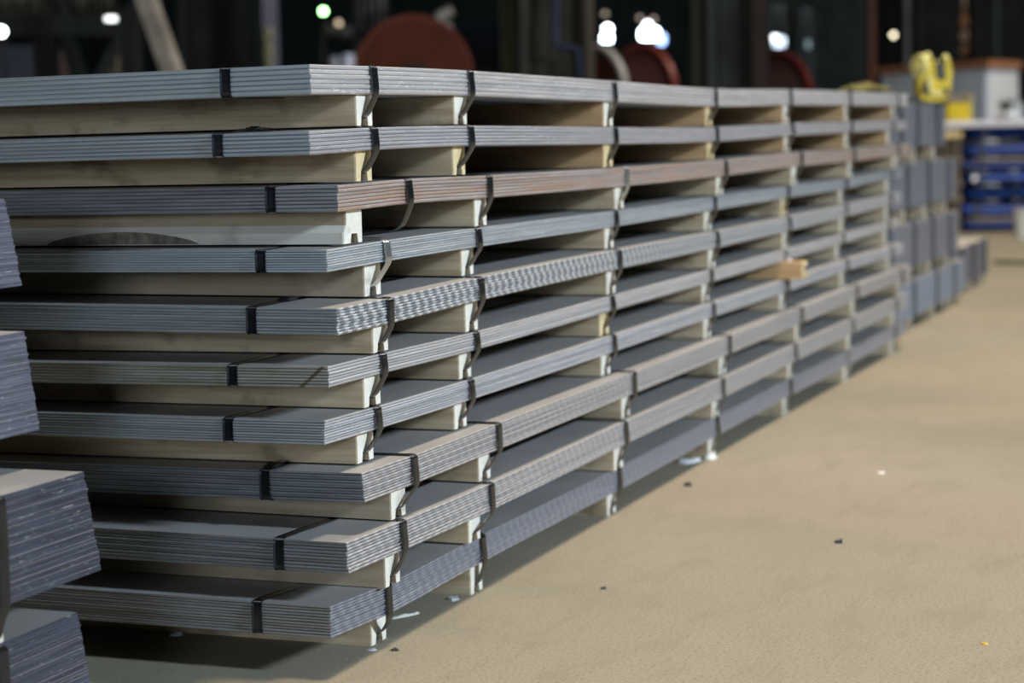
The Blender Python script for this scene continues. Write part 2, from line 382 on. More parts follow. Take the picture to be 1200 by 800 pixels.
    st = build('steel_strap', bm, M_STRAP, root, off=base)
    if k in (9, 6, 3):
        bm = bmesh.new(); xs_ = xe+{3: .038, 6: .15, 9: .15}[k]
        bx(bm, (xs_, ys, zl(xs_)+.003+lift*.5), (.034, .027, .004), bev=.0012)
        bx(bm, (xs_+.024, ys-.004, zl(xs_)+.006), (.024, .02, .0015), rot=None)
        vs = bx(bm, (0,0,0), (.022, .02, .0015), rot=Matrix.Rotation(-.3, 3, 'Y')); bmesh.ops.translate(bm, verts=vs, vec=(xs_-.02, ys-.004, zl(xs_)+.006))
        build('strap_seal', bm, M_SEAL, st, off=base)

# ------------------------------------------------------------------ simpler packs: near left stack, and the thick packs beyond
def thick_pack(name, x0, x1, ya, z0, z1, zfloor, straps, n, mats, label, group, lean=0.0, jit=.0015, each=True, width=1.5, xfan=0.0, woodm=None):
    base = Vector((x0, ya, zfloor)); root = empty(name, base, label, 'steel sheet pack', group)
    H = z1-z0; t = H/n
    if each:
        ox = 0
        for i in range(n):
            ox = .75*ox + random.uniform(-jit, jit)
            fr = (i+.5)/n     # 0 at the top
            xa, xb = x0+ox, x1+ox+xfan*(fr-.5); y_ = ya+lean*(.5-fr)+random.uniform(-jit, jit)
            bm = bmesh.new(); c = .0009; zt_ = z1-i*t; zb_ = zt_-t*.985
            rings = []
            N = 14
            for k in range(N+1):
                x = xa+(xb-xa)*k/N; cc = c if k in (0, N) else 0
                wob = .0008*noise.noise((x*4, i*.7, z0))
                rings.append([(x+(c if k == 0 else -c if k == N else 0), y_+c+wob, zb_), (x, y_+wob, zb_+.3*t), (x, y_+wob, zt_-.05*t), (x, y_+.0005+wob, zt_), (x, y_+width, zt_), (x, y_+width, zb_)])
            loft(bm, rings, mi=lambda i: 2 if i < 0 else {0:1, 1:1, 2:1, 3:0, 4:1, 5:0}[i])
            build('steel_sheet', bm, mats, root, off=base)
    else:
        bm = bmesh.new(); rings = []
        for xx in (x0, x1):
            prof_ = []
            for i in range(n):
                a = z0+i*t; prof_ += [(xx, ya+.002, a+.0005), (xx, ya+.0, a+.25*t), (xx, ya, a+t*.95)]
            prof_ += [(xx, ya+.002, z1), (xx, ya+width, z1), (xx, ya+width, z0)]
            rings.append(prof_)
        m_ = len(rings[0]); loft(bm, rings, mi=lambda i: 2 if i < 0 else (0 if i >= m_-3 else 1))
        build('sheet_block', bm, mats, root, off=base)
    for sx in straps:
        bearer(base, sx-.01, ya+.014, ya+width-.03, zfloor+(.0035 if zfloor else 0), z0, .075, root, [woodm or M_WOOD, M_END, M_PALE])
        bm = bmesh.new(); yf = ya-abs(lean)/2-.004; h = z0-zfloor
        pts = [(sx, yf+1.2, z1+.001), (sx, yf+.03, z1+.001), (sx, yf+.006, z1+.0012), (sx, yf, z1-.004), (sx, yf-.002, z1-.3*H), (sx, yf-.002, z0+.2*H), (sx, yf, z0), (sx, ya+.004, z0-.5*h), (sx, ya+.010, zfloor+.014), (sx-.01, ya+.05, zfloor+.010), (sx-.01, ya+.9, zfloor+.010)]
        strap_mesh(bm, cr(pts, 4), (1,0,0), .028 if each else .036); build('steel_strap', bm, M_STRAP if each else M_STRAPD, root, off=base)
    return root
M_STRAPD = plain('dark oiled strap', (.014,.016,.022), .5, .2)
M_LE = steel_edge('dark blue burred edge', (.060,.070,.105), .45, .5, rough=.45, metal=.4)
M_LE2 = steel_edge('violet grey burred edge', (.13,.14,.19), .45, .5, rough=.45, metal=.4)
gL = 'thick packs of the near left stack'
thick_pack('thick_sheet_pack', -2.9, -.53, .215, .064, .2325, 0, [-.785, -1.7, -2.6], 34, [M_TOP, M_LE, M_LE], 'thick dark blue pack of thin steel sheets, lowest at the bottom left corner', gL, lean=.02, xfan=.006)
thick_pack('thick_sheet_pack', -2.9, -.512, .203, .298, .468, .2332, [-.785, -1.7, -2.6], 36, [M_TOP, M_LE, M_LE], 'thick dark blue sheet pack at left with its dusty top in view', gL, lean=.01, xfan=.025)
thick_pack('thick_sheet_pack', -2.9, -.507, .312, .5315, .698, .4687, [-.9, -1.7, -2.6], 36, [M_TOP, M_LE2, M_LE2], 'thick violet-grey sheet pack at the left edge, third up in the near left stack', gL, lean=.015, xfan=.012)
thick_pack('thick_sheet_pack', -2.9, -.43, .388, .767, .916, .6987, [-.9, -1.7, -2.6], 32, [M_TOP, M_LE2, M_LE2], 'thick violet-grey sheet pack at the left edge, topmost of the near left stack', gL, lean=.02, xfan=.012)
M_FE = steel_edge('far grey sheet edges', (.21,.235,.30), .12, .2); M_FE2 = steel_edge('far blue grey sheet edges', (.26,.32,.43), .12, .2); M_FD = steel_edge('far dark sheet edges', (.16,.17,.23), .12, .2)
gF = 'thick packs behind the long stack'
thick_pack('thick_sheet_pack', 6.42, 8.70, .12, .062, .242, 0, [6.99, 7.69, 8.31], 18, [M_TOP, M_FE2, M_FE2], 'blue-grey thick sheet pack on the floor behind the long stack', gF, each=False)
thick_pack('thick_sheet_pack', 6.42, 8.45, .12, .307, .531, .2427, [6.99, 7.566, 8.143], 22, [M_TOP, M_FE, M_FE], 'grey thick sheet pack second up in the stack beyond the long one', gF, each=False)
thick_pack('thick_sheet_pack', 6.36, 8.36, .12, .604, .827, .5317, [6.8, 7.432, 8.083], 22, [M_TOP, M_FE, M_FE], 'grey thick sheet pack third up in the stack beyond the long one', gF, each=False)
thick_pack('thick_sheet_pack', 6.28, 7.98, .12, .902, 1.122, .8277, [6.62, 7.097, 7.708], 22, [M_TOP, M_FE, M_FE], 'grey thick sheet pack topmost beyond the long stack, under the yellow clamp', gF, each=False)
thick_pack('thick_sheet_pack', 8.79, 10.25, .2, .055, .285, 0, [9.08, 9.6, 10.1], 20, [steel_top('pale dusty steel', (.62,.57,.49)), M_FD, M_FD], 'single dark sheet pack with pale dusty top, last pack before the open floor', gF, each=False)

# ------------------------------------------------------------------ setting: floor, walls
def floor_mat():
    m, nt, bs = mat('dusty beige concrete')
    v = coords(nt, rand=False)
    big = nz(nt, v, .55, 5, .6); col = ramp(nt, big, [(.3, (.215,.198,.145)), (.5, (.27,.245,.182)), (.72, (.325,.29,.222))])
    hue = nz(nt, coords(nt, (.8, .5, 1), rand=False), .9, 4, .6); col = mixc(nt, ramp(nt, hue, [(.42, (0,)*3), (.62, (.5,)*3)]), col, (.335,.275,.205))
    mid = nz(nt, coords(nt, (1, 3.2, 1), rand=False), 3.2, 6, .7); col = mixc(nt, ramp(nt, mid, [(.50, (0,0,0)), (.72, (.5,)*3)]), col, (.215,.195,.135))
    fine = nz(nt, v, 130, 5, .75); col = mixc(nt, ramp(nt, fine, [(.34, (.9,)*3), (.50, (0,)*3)]), col, (.17,.145,.105))
    strk = nz(nt, coords(nt, (2.5, 14, 1), rand=False), 3, 5, .7); col = mixc(nt, ramp(nt, strk, [(.58, (0,)*3), (.72, (.45,)*3)]), col, (.19,.165,.115))
    fine2 = nz(nt, v, 60, 4, .7); col = mixc(nt, ramp(nt, fine2, [(.64, (0,)*3), (.74, (.35,)*3)]), col, (.6,.56,.46))
    nt.links.new(col, bs.inputs['Base Color']); bs.inputs['Roughness'].default_value = .85; bs.inputs['Specular IOR Level'].default_value = .25
    bump(nt, bs, mid, .25, .004); return m
bm = bmesh.new(); bx(bm, (10, 6, -.05), (44, 34, .1)); o = build('floor', bm, floor_mat()); tag(o, 'dusty beige concrete floor', 'floor', kind='structure')
M_WALL = plain('dark hall cladding', (.018,.024,.025), .8, 0, .3, 1.5)
bm = bmesh.new(); bx(bm, (31.2, 6, 3.5), (.2, 34, 7))
for i in range(60):
    bx(bm, (31.07, -10.8+i*.57, 3.5), (.1, .2, 7))
o = build('wall_back', bm, M_WALL); tag(o, 'dark ribbed cladding of the far hall wall', 'wall', kind='structure')
bm = bmesh.new(); bx(bm, (10, 23.1, 3.5), (44, .2, 7))
for i in range(60):
    bx(bm, (-11.5+i*.72, 22.97, 3.5), (.2, .1, 7))
o = build('wall_left', bm, M_WALL); tag(o, 'dark ribbed cladding of the left hall wall', 'wall', kind='structure')

# ------------------------------------------------------------------ hall steelwork behind
fl = Vector((F_.x, F_.y, 0)).normalized(); rt = Vector((fl.y, -fl.x, 0)); BZ = math.atan2(fl.y, fl.x)
def col_mesh(w, d, h):
    bm = bmesh.new(); t = .018
    bx(bm, (0, -d/2, h/2), (w, t, h)); bx(bm, (0, d/2, h/2), (w, t, h)); bx(bm, (0, 0, h/2), (t, d-t, h))
    bx(bm, (0, 0, .015), (w*1.5, d*1.5, .03)); return bm
def column(u, d, wpx, col, label, h=5.5, cat='column', mesh='h', rough=.6, group='steel columns of the hall'):
    p = on_floor(u, 0); p = at(u, 90, d); w = wpx*d/f_
    m = plain('paint of '+label[:24], col, rough, .1, .25, 4)
    if mesh == 'h': bm = col_mesh(w, w*.9, h)
    elif mesh == 'box':
        bm = bmesh.new(); bx(bm, (0,0,h/2), (w, w, h), bev=.01); bx(bm, (0,0,.015), (w*1.6, w*1.6, .03))
    else:
        bm = bmesh.new(); cyl(bm, (0,0,0), (0,0,h), w/2); cyl(bm, (0,0,0), (0,0,.03), w)
    o = build('steel_column', bm, m, loc=(p.x, p.y, 0)); o.rotation_euler.z = BZ+math.pi/2
    return tag(o, label, cat, group)
column(319, 20, 17, (.10,.10,.135), 'grey-violet steel post with a yellow chain hanging on its left', mesh='box')
column(598, 16.9, 20, (.030,.030,.016), 'dark olive steel column just right of the round rust-red reel face')
column(692, 16.4, 10, (.055,.044,.036), 'brown-grey thin post left of the two white floodlights', mesh='box')
column(820, 17.4, 16, (.026,.026,.020), 'dark steel column right of the red-rimmed reel')
column(890, 17.0, 18, (.018,.012,.010), 'dark brown steel column left of the small square light')
column(1022, 20, 8, (.055,.024,.015), 'rust-brown thin post left of the grey cabinet', mesh='box')
column(1063, 28, 7, (.10,.115,.115), 'thin grey pipe post rising behind the grey cabinet', mesh='pipe')
column(1168, 28, 5, (.05,.06,.065), 'thin dark pipe post behind the right of the grey cabinet', mesh='pipe')

# dark board screens between the columns
def panel(u0, u1, d, h, col, label):
    a, b = at(u0, 90, d), at(u1, 90, d); c = (a+b)/2; w = (Vector((b.x, b.y, 0))-Vector((a.x, a.y, 0))).length
    r = empty('wall_screen', (c.x, c.y, 0), label, 'screen', 'dark screens of the hall', rz=BZ-math.pi/2)
    m = plain('screen '+label[:20], col, .75, 0, .3, 3); mf = plain('screen frame '+label[:16], tuple(x*1.5 for x in col), .6)
    bm = bmesh.new(); bx(bm, (0, 0, h/2+.05), (w-.06, .03, h-.1))
    n = max(2, int(w/.25))
    for i in range(n): bx(bm, (-w/2+.05+(w-.1)*(i+.5)/n, -.025, h/2+.05), (.06, .02, h-.16))
    build('screen_board', bm, m, r)
    bm = bmesh.new()
    for s in (-1, 1): bx(bm, (s*(w/2-.02), 0, h/2), (.05, .07, h), bev=.004)
    bx(bm, (0, 0, h-.03), (w, .07, .06), bev=.004); bx(bm, (0,0,.03), (w,.07,.06), bev=.004)
    build('screen_frame', bm, mf, r); return r
panel(212, 306, 21, 3.0, (.012,.014,.013), 'black ribbed screen left of the grey-violet post')
panel(612, 688, 16.6, 3.2, (.020,.022,.017), 'dark screen with a bluish pipe in front, between olive column and thin post')
panel(902, 1014, 27, 3.2, (.014,.019,.020), 'black-green screen left of the rust-brown post')
panel(1075, 1240, 29, 4.0, (.012,.013,.013), 'black screen behind the grey cabinet')
panel(830, 880, 17.2, 3.4, (.016,.020,.019), 'narrow black screen between the two dark columns')
# bluish pipe with a step in it
bm = bmesh.new(); d = 16.2
p = [at(652, -60, d), at(652, 52, d), at(656, 56, d), at(674, 56, d), at(679, 60, d), at(679, 130, d)]
base = Vector((p[-1].x, p[-1].y, 0)); p.append(base + Vector((0,0,.01)))
tube(bm, p, .022, 10); o = build('service_pipe', bm, plain('bluish pipe paint', (.018,.022,.055), .5), off=base, loc=base, smooth=True)
tag(o, 'dark bluish pipe with a stepped bend beside the thin brown-grey post', 'pipe')

# leaning pale column and the braced frame at far left
def beam_between(name, a, b, w, m, parent=None, off=None):
    bm = bmesh.new(); a, b = Vector(a), Vector(b); d = b-a
    vs = bx(bm, (0,0,0), (w, w, d.length)); bmesh.ops.transform(bm, matrix=Matrix.Translation((a+b)/2) @ d.to_track_quat('Z', 'Y').to_matrix().to_4x4(), verts=vs)
    return build(name, bm, m, parent, off=off)
d = 15
a, b = at(158, -40, d), at(218, 128, d); k = (b-a)/(b.z-a.z); g = a + k*(0-a.z)
o = beam_between('leaning_beam', g, a + k*(.7), .12, plain('pale worn paint', (.22,.20,.17), .6, 0, .4, 5)); tag(o, 'pale worn beam leaning behind the top left of the long stack', 'beam')
d = 16.5; b0 = at(50, 90, d); base = Vector((b0.x, b0.y, 0))
fr = empty('braced_frame', base, 'dark braced steel frame at the far top left', 'frame'); mf = plain('black frame paint', (.014,.016,.016), .6)
def P(u, v): return at(u, v, d)
def down(p): return Vector((p.x, p.y, 0))
for (ua, wa) in ((52, .15),): beam_between('leg', down(P(ua, 60)), P(ua, 18), wa, mf, fr, off=base)
beam_between('top_rail', P(-80, 30), P(150, 30), .16, mf, fr, off=base)
beam_between('brace', P(62, -14), P(104, 130), .10, mf, fr, off=base); beam_between('brace', P(160, 5), P(98, 130), .09, mf, fr, off=base)
for ua in (104, 152): beam_between('leg', down(P(ua, 110)), P(ua, 104 if ua == 104 else 10), .14, mf, fr, off=base)
for i in range(3): pass

# machinery lit dimly behind, far left
def crate(u0, u1, v0, d, dep, col, label, name='machine_cabinet', cat='cabinet', v1=None, detail=True):
    a, b = at(u0, v0, d), at(u1, v0, d); c = (a+b)/2; w = (b-a).length; h = max(.3, a.z*.5+b.z*.5)
    r = empty(name, (c.x, c.y, 0), label, cat, rz=BZ-math.pi/2)
    m = plain('paint '+label[:22], col, .5, .1, .2, 3); md = plain('trim '+label[:22], tuple(x*.5 for x in col), .6)
    bm = bmesh.new(); bx(bm, (0, dep/2, h/2+.03), (w, dep, h-.06), bev=.02); build('body', bm, m, r)
    bm = bmesh.new(); bx(bm, (0, dep/2, .03), (w*.96, dep*.94, .06)); build('plinth', bm, md, r)
    if detail:
        for s in (-1, 1):
            bm = bmesh.new(); bx(bm, (s*w*.24, -.008, h/2+.03), (w*.44, .02, h*.86), bev=.005); dd = build('door', bm, m, r)
            bm = bmesh.new(); bx(bm, (s*w*.05, -.03, h*.55), (.02, .03, .12)); build('handle', bm, md, dd)
    return r
crate(-60, 40, 54, 20, 1.2, (.045,.05,.068), 'blue-grey machine cabinet at the far left edge')
crate(66, 84, 58, 22.5, .5, (.12,.075,.065), 'small dull pink cabinet behind the braced frame', detail=False)
crate(128, 142, 60, 19.5, .5, (.16,.13,.085), 'tan narrow box with a yellow base behind the braced frame', detail=False)
# pale cluttered conveyor / pipe rack, far left top
def rack(u0, u1, v0, v1, d, col, label, n=9, name='pipe_rack'):
    a, b = at(u0, v1, d), at(u1, v0, d); base = Vector(((a.x+b.x)/2, (a.y+b.y)/2, 0)); r = empty(name, base, label, 'rack', 'dim pipe racks of the far hall', rz=BZ-math.pi/2)
    w = abs((b-a).dot(rt)); z0, z1 = a.z, b.z; m = plain('rack metal '+label[:16], col, .4, .3, .6, 9); md = plain('rack legs '+label[:16], tuple(x*.3 for x in col), .6)
    for i in range(n):
        x = -w/2+w*(i+.5)/n; bm = bmesh.new(); zz = z0+(z1-z0)*random.uniform(.0, .25)
        cyl(bm, (x, 0, zz), (x+random.uniform(-.02,.02), 0, z1), w/n*random.uniform(.15,.3), seg=12); build('pipe', bm, m, r, smooth=True)
    for s in (-1, 1):
        bm = bmesh.new(); bx(bm, (s*w/2, .05, z1/2), (.05, .05, z1)); build('leg', bm, md, r)
    for zz in (z0+.02, z1-.05):
        bm = bmesh.new(); bx(bm, (0, .06, zz), (w, .05, .05)); build('rail', bm, md, r)
    return r
rack(0, 60, -12, 16, 24, (.16,.14,.11), 'row of dim brownish pipes at the top left corner')
rack(84, 132, -12, 20, 24, (.15,.145,.12), 'row of dim grey pipes above the small rectangular light', 7)
rack(418, 452, -14, 34, 28, (.13,.12,.13), 'row of dim violet-grey pipes above left of the rust-red reel face', 4)
rack(905, 918, 4, 24, 26.4, (.15,.17,.19), 'pair of dim bluish pipes above the small square light', 2)
rack(940, 950, 8, 28, 26.4, (.13,.15,.17), 'dim bluish pipe pair left of the black-green screen top', 2)
# dim rounded duct pieces
def duct(pts, r, d, col, label):
    bm = bmesh.new(); q = [at(u, v, d) for u, v in pts]; base = Vector((q[0].x, q[0].y, 0))
    tube(bm, cr([*q], 4), r, 12); e = q[-1]
    cyl(bm, (q[0].x, q[0].y, 0), (q[0].x, q[0].y, q[0].z), .02, seg=8)
    o = build('duct_pipe', bm, plain('duct '+label[:18], col, .35, .4), off=base, loc=base, smooth=True); return tag(o, label, 'duct')
duct([(512,22),(520,17),(530,12)], .07, 26, (.40,.37,.34), 'short pale duct piece above right of the rust-red reel face')
duct([(518,27),(523,30),(528,35)], .06, 26.2, (.34,.33,.31), 'second pale duct piece curving down beside the rust-red reel face')
duct([(378,34),(396,36),(412,38)], .09, 27, (.11,.11,.10), 'dim grey duct below the green lamp')
def drumlet(u, v, d, r, col, label):
    p = at(u, v, d); rr = empty('oil_drum', (p.x, p.y, 0), label, 'drum', 'pale drums under the green lamp'); m = plain('pale drum paint '+str(u), col, .35)
    bm = bmesh.new(); zt_ = p.z+r; cyl(bm, (0,0,.6), (0,0,zt_), r, seg=28)
    for z in (.62, .6+(zt_-.6)*.5, zt_-.02): cyl(bm, (0,0,z-.012), (0,0,z+.012), r*1.05, seg=28)
    build('body', bm, m, rr, smooth=False)
    bm = bmesh.new(); bx(bm, (0,0,.3), (r*2.2, r*2.2, .6)); build('stand', bm, mf, rr)
drumlet(392, 72, 22, .05, (.30,.31,.38), 'left and dimmer of two small pale drums beside the rust-red reel face')
drumlet(408, 71, 22, .066, (.55,.58,.72), 'right and brighter of two small pale drums beside the rust-red reel face')

# ------------------------------------------------------------------ cable reels
def reel(u, v, d, rpx, axis_deg, width, cols, label, pale=False):
    c = at(u, v, d); R = rpx*d/f_; root = empty('cable_reel', (c.x, c.y, 0), label, 'reel', None, rz=BZ+math.radians(axis_deg))
    fc, bc, rimc = cols; z = c.z
    mF = plain('flange '+label[:18], fc, .6, .1, .3, 3); mB = plain('winding '+label[:18], bc, .6, .1, .3, 5); mR = plain('rim '+label[:18], rimc, .45, .2); mP = plain('pale rim '+label[:18], (.30,.29,.27), .5)
    # local x is the reel's axis
    for s, nm in ((-1, 'front'), (1, 'back')):
        mR_ = mP if (pale and s == -1) else mR
        bm = bmesh.new(); x = s*width/2
        cyl(bm, (x-.02, 0, z), (x+.02, 0, z), R*.96, seg=64); cyl(bm, (x-.045, 0, z), (x+.045, 0, z), R*.12, seg=24)
        for k in range(4):
            a = math.pi*k/4; bx(bm, (x+s*.025, 0, z), (.02, R*1.8, .05), rot=None) if k == -1 else None
        fo = build('flange', bm, mF, root)
        bm = bmesh.new(); rings = []
        N = 64
        for k in range(N):
            a = 2*math.pi*k/N; ca, sa = math.cos(a), math.sin(a)
            rings.append([(x-.03, R*.93*ca, z+R*.93*sa), (x+.03, R*.93*ca, z+R*.93*sa), (x+.03, R*ca, z+R*sa), (x-.03, R*ca, z+R*sa)])
        rings.append(rings[0]); loft(bm, rings, caps=False); bmesh.ops.remove_doubles(bm, verts=bm.verts, dist=1e-5); build('rim', bm, mR_, fo)
    bm = bmesh.new(); N = 14; rings = []
    for i in range(N*2+1):
        x = -width/2+.02+(width-.04)*i/(2*N); r_ = R*(.84 if i % 2 else .80)
        rings.append([(x, r_*math.cos(a), z+r_*math.sin(a)) for a in [2*math.pi*k/48 for k in range(48)]])
    loft(bm, rings); build('winding', bm, mB, root, smooth=False)
    bm = bmesh.new()
    for s in (-1, 1):
        x = s*(width/2+.09)
        vs = bx(bm, (x, 0, z/2), (.06, .12, z)); bx(bm, (x, 0, .03), (.1, R*1.6, .06))
        bx(bm, (x, 0, z), (.08, .16, .16))
    cyl(bm, (-width/2-.13, 0, z), (width/2+.13, 0, z), .035, seg=16)
    bx(bm, (0, R*.75, .05), (width+.24, .06, .06)); bx(bm, (0, -R*.75, .05), (width+.24, .06, .06))
    build('cradle', bm, mf, root); return root
reel(484, 89, 16, 69, 4, .45, ((.048,.0125,.006), (.04,.012,.006), (.085,.022,.012)), 'rust-red reel seen flat on as a round disc, behind the near end of the stack')
reel(556, 92, 17.8, 60, 20, .35, ((.004,.006,.012), (.004,.006,.012), (.006,.012,.028)), 'navy-black reel partly hidden behind the rust-red disc')
reel(724, 112, 18, 60, -52, .56, ((.05,.016,.012), (.030,.010,.008), (.22,.042,.03)), 'dark red reel below the floodlights with one pale rim and one red rim', pale=True)
reel(884, 118, 20, 58, -52, .60, ((.022,.008,.006), (.016,.007,.006), (.085,.016,.014)), 'dim dark red reel below the small square light, behind the dark brown column')

# ------------------------------------------------------------------ lamps at work in the far hall
def work_lamp(d, glasses, label, group='lamps glowing in the dark hall'):
    """glasses: (u, v, w px, h px, colour, strength, shape)"""
    k = d/f_; p = at(glasses[0][0], glasses[0][1], d); root = empty('work_lamp', (p.x, p.y, 0), label, 'lamp', group, rz=BZ-math.pi/2)
    zmin = 9
    for (u, v, w, h, col, s, shape) in glasses:
        q = at(u, v, d); x = (q-p).dot(rt); w *= k; h *= k; zmin = min(zmin, q.z-h/2)
        bm = bmesh.new(); m = glow('lamp glass '+label[:20], col, s)
        if shape == 'box': bx(bm, (x, 0, q.z), (w, .03, h), bev=min(w, h)*.3)
        else: cyl(bm, (x, -.015, q.z), (x, .015, q.z), w/2, seg=28)
        g = build('lamp_glass', bm, m, root)
        bm = bmesh.new()
        if shape == 'box': bx(bm, (x, .045, q.z), (w*1.04, .055, h*1.04), bev=.006)
        else: cyl(bm, (x, .018, q.z), (x, .075, q.z), w*.52, w*.4, seg=28)
        build('housing', bm, mf, root)
    bm = bmesh.new(); cyl(bm, (0, .06, 0), (0, .06, p.z), .012, seg=10); cyl(bm, (0,.06,0), (0,.06,.02), .04); build('pole', bm, mf, root); return root
W1, W2 = (.92,.97,1), (.85,.95,1)
work_lamp(15.6, [(1, 37, 11, 11, (.9,.95,1), 14, 'round')], 'round white lamp cut by the left edge')
work_lamp(15.6, [(130, 22, 14, 6, (.95,1,.97), 2.6, 'box')], 'small rectangular whitish light inside the braced frame')
work_lamp(26, [(379, 13, 6, 6, (.35,1,.30), 22, 'round')], 'green lamp above the long stack')
work_lamp(26.5, [(397, 27, 6, 6, (1,.8,.55), 1.2, 'round')], 'faint warm lamp just under the green one')
work_lamp(28, [(712, 34, 9, 9, W1, 14, 'round'), (711, 45, 12, 7, W2, 10, 'box')], 'white floodlight of two glasses just right of the thin brown-grey post')
work_lamp(29, [(709, 16, 6, 4, (1,.85,.7), .4, 'box')], 'faint warm lamp above the two-glass white floodlight')
work_lamp(28.4, [(761, 40, 22, 12, W2, 12, 'box'), (775, 46, 9, 12, (.5,.7,1), 3, 'box'), (759, 30, 9, 9, W1, 8, 'round')], 'big white and bluish floodlight cluster above the pale-rimmed reel')
work_lamp(29, [(750, 21, 5, 4, (1,.8,.7), .5, 'box')], 'left of two faint warm lamps above the big floodlight')
work_lamp(29, [(766, 22, 5, 4, (1,.8,.7), .5, 'box')], 'right of two faint warm lamps above the big floodlight')
work_lamp(26, [(913, 49, 14, 12, (.8,.9,1), 1.3, 'box'), (908, 44, 6, 6, (.95,.98,1), 5, 'round')], 'small square cold white light right of the dark brown column')
work_lamp(26, [(947, 52, 5, 10, (.4,.55,.6), .15, 'box')], 'very faint upright light right of the square light')
work_lamp(27.2, [(1047, 41, 5, 5, (1,.88,.62), 4.5, 'round')], 'small warm lamp between the rust-brown post and the grey pipe')

# hanging chains with coloured links
def chain(u, v0, v1, d, cols, label, r=.03, step=.075):
    a, b = at(u, v0, d), at(u, v1, d); root = empty('hanging_chain', (b.x, b.y, b.z), label, 'chain')
    ms = [plain('chain link %s %d' % (label[:10], i), c, .4, .4) for i, c in enumerate(cols)]
    z = 0; i = 0; top = a.z-b.z
    while z < top and i < 60:
        bm = bmesh.new(); pts = []
        for k in range(13):
            t = 2*math.pi*k/12; x, zz = r*math.cos(t), (step*.62)*math.sin(t)
            pts.append((x, 0, z+step*.5+zz) if i % 2 else (0, x, z+step*.5+zz))
        tube(bm, pts, r*.33, 6); build('chain_link', bm, ms[i % len(ms)], root, smooth=True); z += step; i += 1
    return root
chain(1130, -60, 62, 23, [(.28,.14,.05), (.06,.03,.02), (.42,.30,.20), (.10,.04,.03), (.34,.16,.07)], 'rusty orange chain hanging above the grey cabinet')
chain(316, 40, 90, 19.8, [(.42,.40,.16), (.32,.32,.14)], 'short yellow chain on the grey-violet post', .035, .09)

# ------------------------------------------------------------------ grey cabinet with wooden top
p0, p1, p2 = at(1033, 78, 25.2), at(1157, 72, 23.2), at(1193, 80, 24.0)
zt_ = 1.74
base = Vector((p1.x, p1.y, 0)); r = empty('storage_cabinet', base, 'tall grey cabinet with an orange-brown wooden top', 'cabinet')
A = Vector((p0.x-p1.x, p0.y-p1.y, 0)); B = Vector((p2.x-p1.x, p2.y-p1.y, 0))
def quadbox(bm, A, B, z0, z1, grow=0, mi=0):
    a, b = A.normalized(), B.normalized(); o_ = -(a+b)*grow; A2, B2 = A+a*2*grow, B+b*2*grow
    q = [o_, o_+A2, o_+A2+B2, o_+B2]
    loft(bm, [[Vector((v.x, v.y, z0)) for v in q], [Vector((v.x, v.y, z1)) for v in q]], mi=mi)
mg = plain('grey cabinet paint', (.66,.76,.88), .5, .0, .08, 2); mg2 = plain('paler cabinet side', (.88,.90,.95), .45, .0, .06, 2)  # side panel gets a paler tone than body and doors
bm = bmesh.new(); quadbox(bm, A, B, .06, zt_-.10)
bm.faces.ensure_lookup_table(); build('body', bm, mg, r)
bm = bmesh.new(); quadbox(bm, A, B, .0, .06, -.03); build('plinth', bm, mf, r)
bm = bmesh.new(); quadbox(bm, A, B, zt_-.10, zt_-.02, .05); build('wooden_top', bm, wood('orange brown board', (.50,.24,.11), (.34,.13,.05)), r)
bn = B.normalized(); an = A.normalized()
bm = bmesh.new(); s0 = -an*.012
q = [B*.04, B*.96]; loft(bm, [[Vector((*(v+s0*k).xy, z)) for v, k in ((q[0], 0), (q[1], 0), (q[1], 1), (q[0], 1))] for z in (.12, zt_-.16)]); build('side_panel', bm, mg2, r)
for i in range(3):
    bm = bmesh.new(); s0 = -bn*.012; q = [A*(.02+.325*i), A*(.02+.325*i+.31)]
    loft(bm, [[Vector((*(v+s0*k).xy, z)) for v, k in ((q[0], 0), (q[1], 0), (q[1], 1), (q[0], 1))] for z in (.12, zt_-.16)]); dd = build('door', bm, mg, r)
    bm = bmesh.new(); hp = A*(.02+.325*i+.03)-bn*.03; bx(bm, (hp.x, hp.y, .95), (.03, .03, .14)); build('handle', bm, mf, dd)

# ------------------------------------------------------------------ yellow lifting clamp and yellow box
my = plain('yellow machine paint', (.50,.38,.012), .5, .0, .25, 14); myl = plain('pale yellow paint', (.60,.56,.20), .5, .0, .1, 14); mdk = plain('dark steel and gap shade', (.05,.045,.035), .5, .4)
c0 = at(1091, 121, 11.05); zb = 1.1235; r = empty('lifting_clamp', (c0.x, c0.y, zb), 'yellow lifting clamp with upright rollers, lying on the topmost pack beyond the long stack', 'clamp', rz=BZ-math.pi/2)
s = 11.05/f_
bm = bmesh.new(); bx(bm, (-13*s, .05, 4*s), (24*s, .16, 8*s), bev=.004); build('foot', bm, mdk, r)
bm = bmesh.new()
outl = [(-14,6),(-17,18),(-16,30),(-8,34),(-7,50),(-1,52),(2,44),(4,30),(8,26),(14,28),(15,50),(21,50),(23,34),(21,16),(17,5),(6,2),(-8,3)]
loft(bm, [[(x*s, -.05, z*s) for x, z in outl], [(x*s, .09, z*s) for x, z in outl]]); build('jaw_body', bm, my, r)
bm = bmesh.new(); bx(bm, (9*s, .0, 37*s), (10*s, .09, 22*s), bev=.003); bx(bm, (15*s, -.052, 14*s), (5*s, .01, 8*s)); bx(bm, (-9*s, -.07, 20*s), (5*s, .02, 9*s)); build('gap_shade_fill', bm, mdk, r)  # dark fill stands in for shade in the gap, plus small dark blotches
bm = bmesh.new(); vd = Vector((-.86, -.5, 0)); cc = Vector((-13*s, -.02, 44*s)); cyl(bm, cc, cc+vd*.02, 14*s, 13*s, 32); cyl(bm, cc+vd*.02, cc+vd*.03, 5*s, seg=20); build('sheave', bm, myl, r)
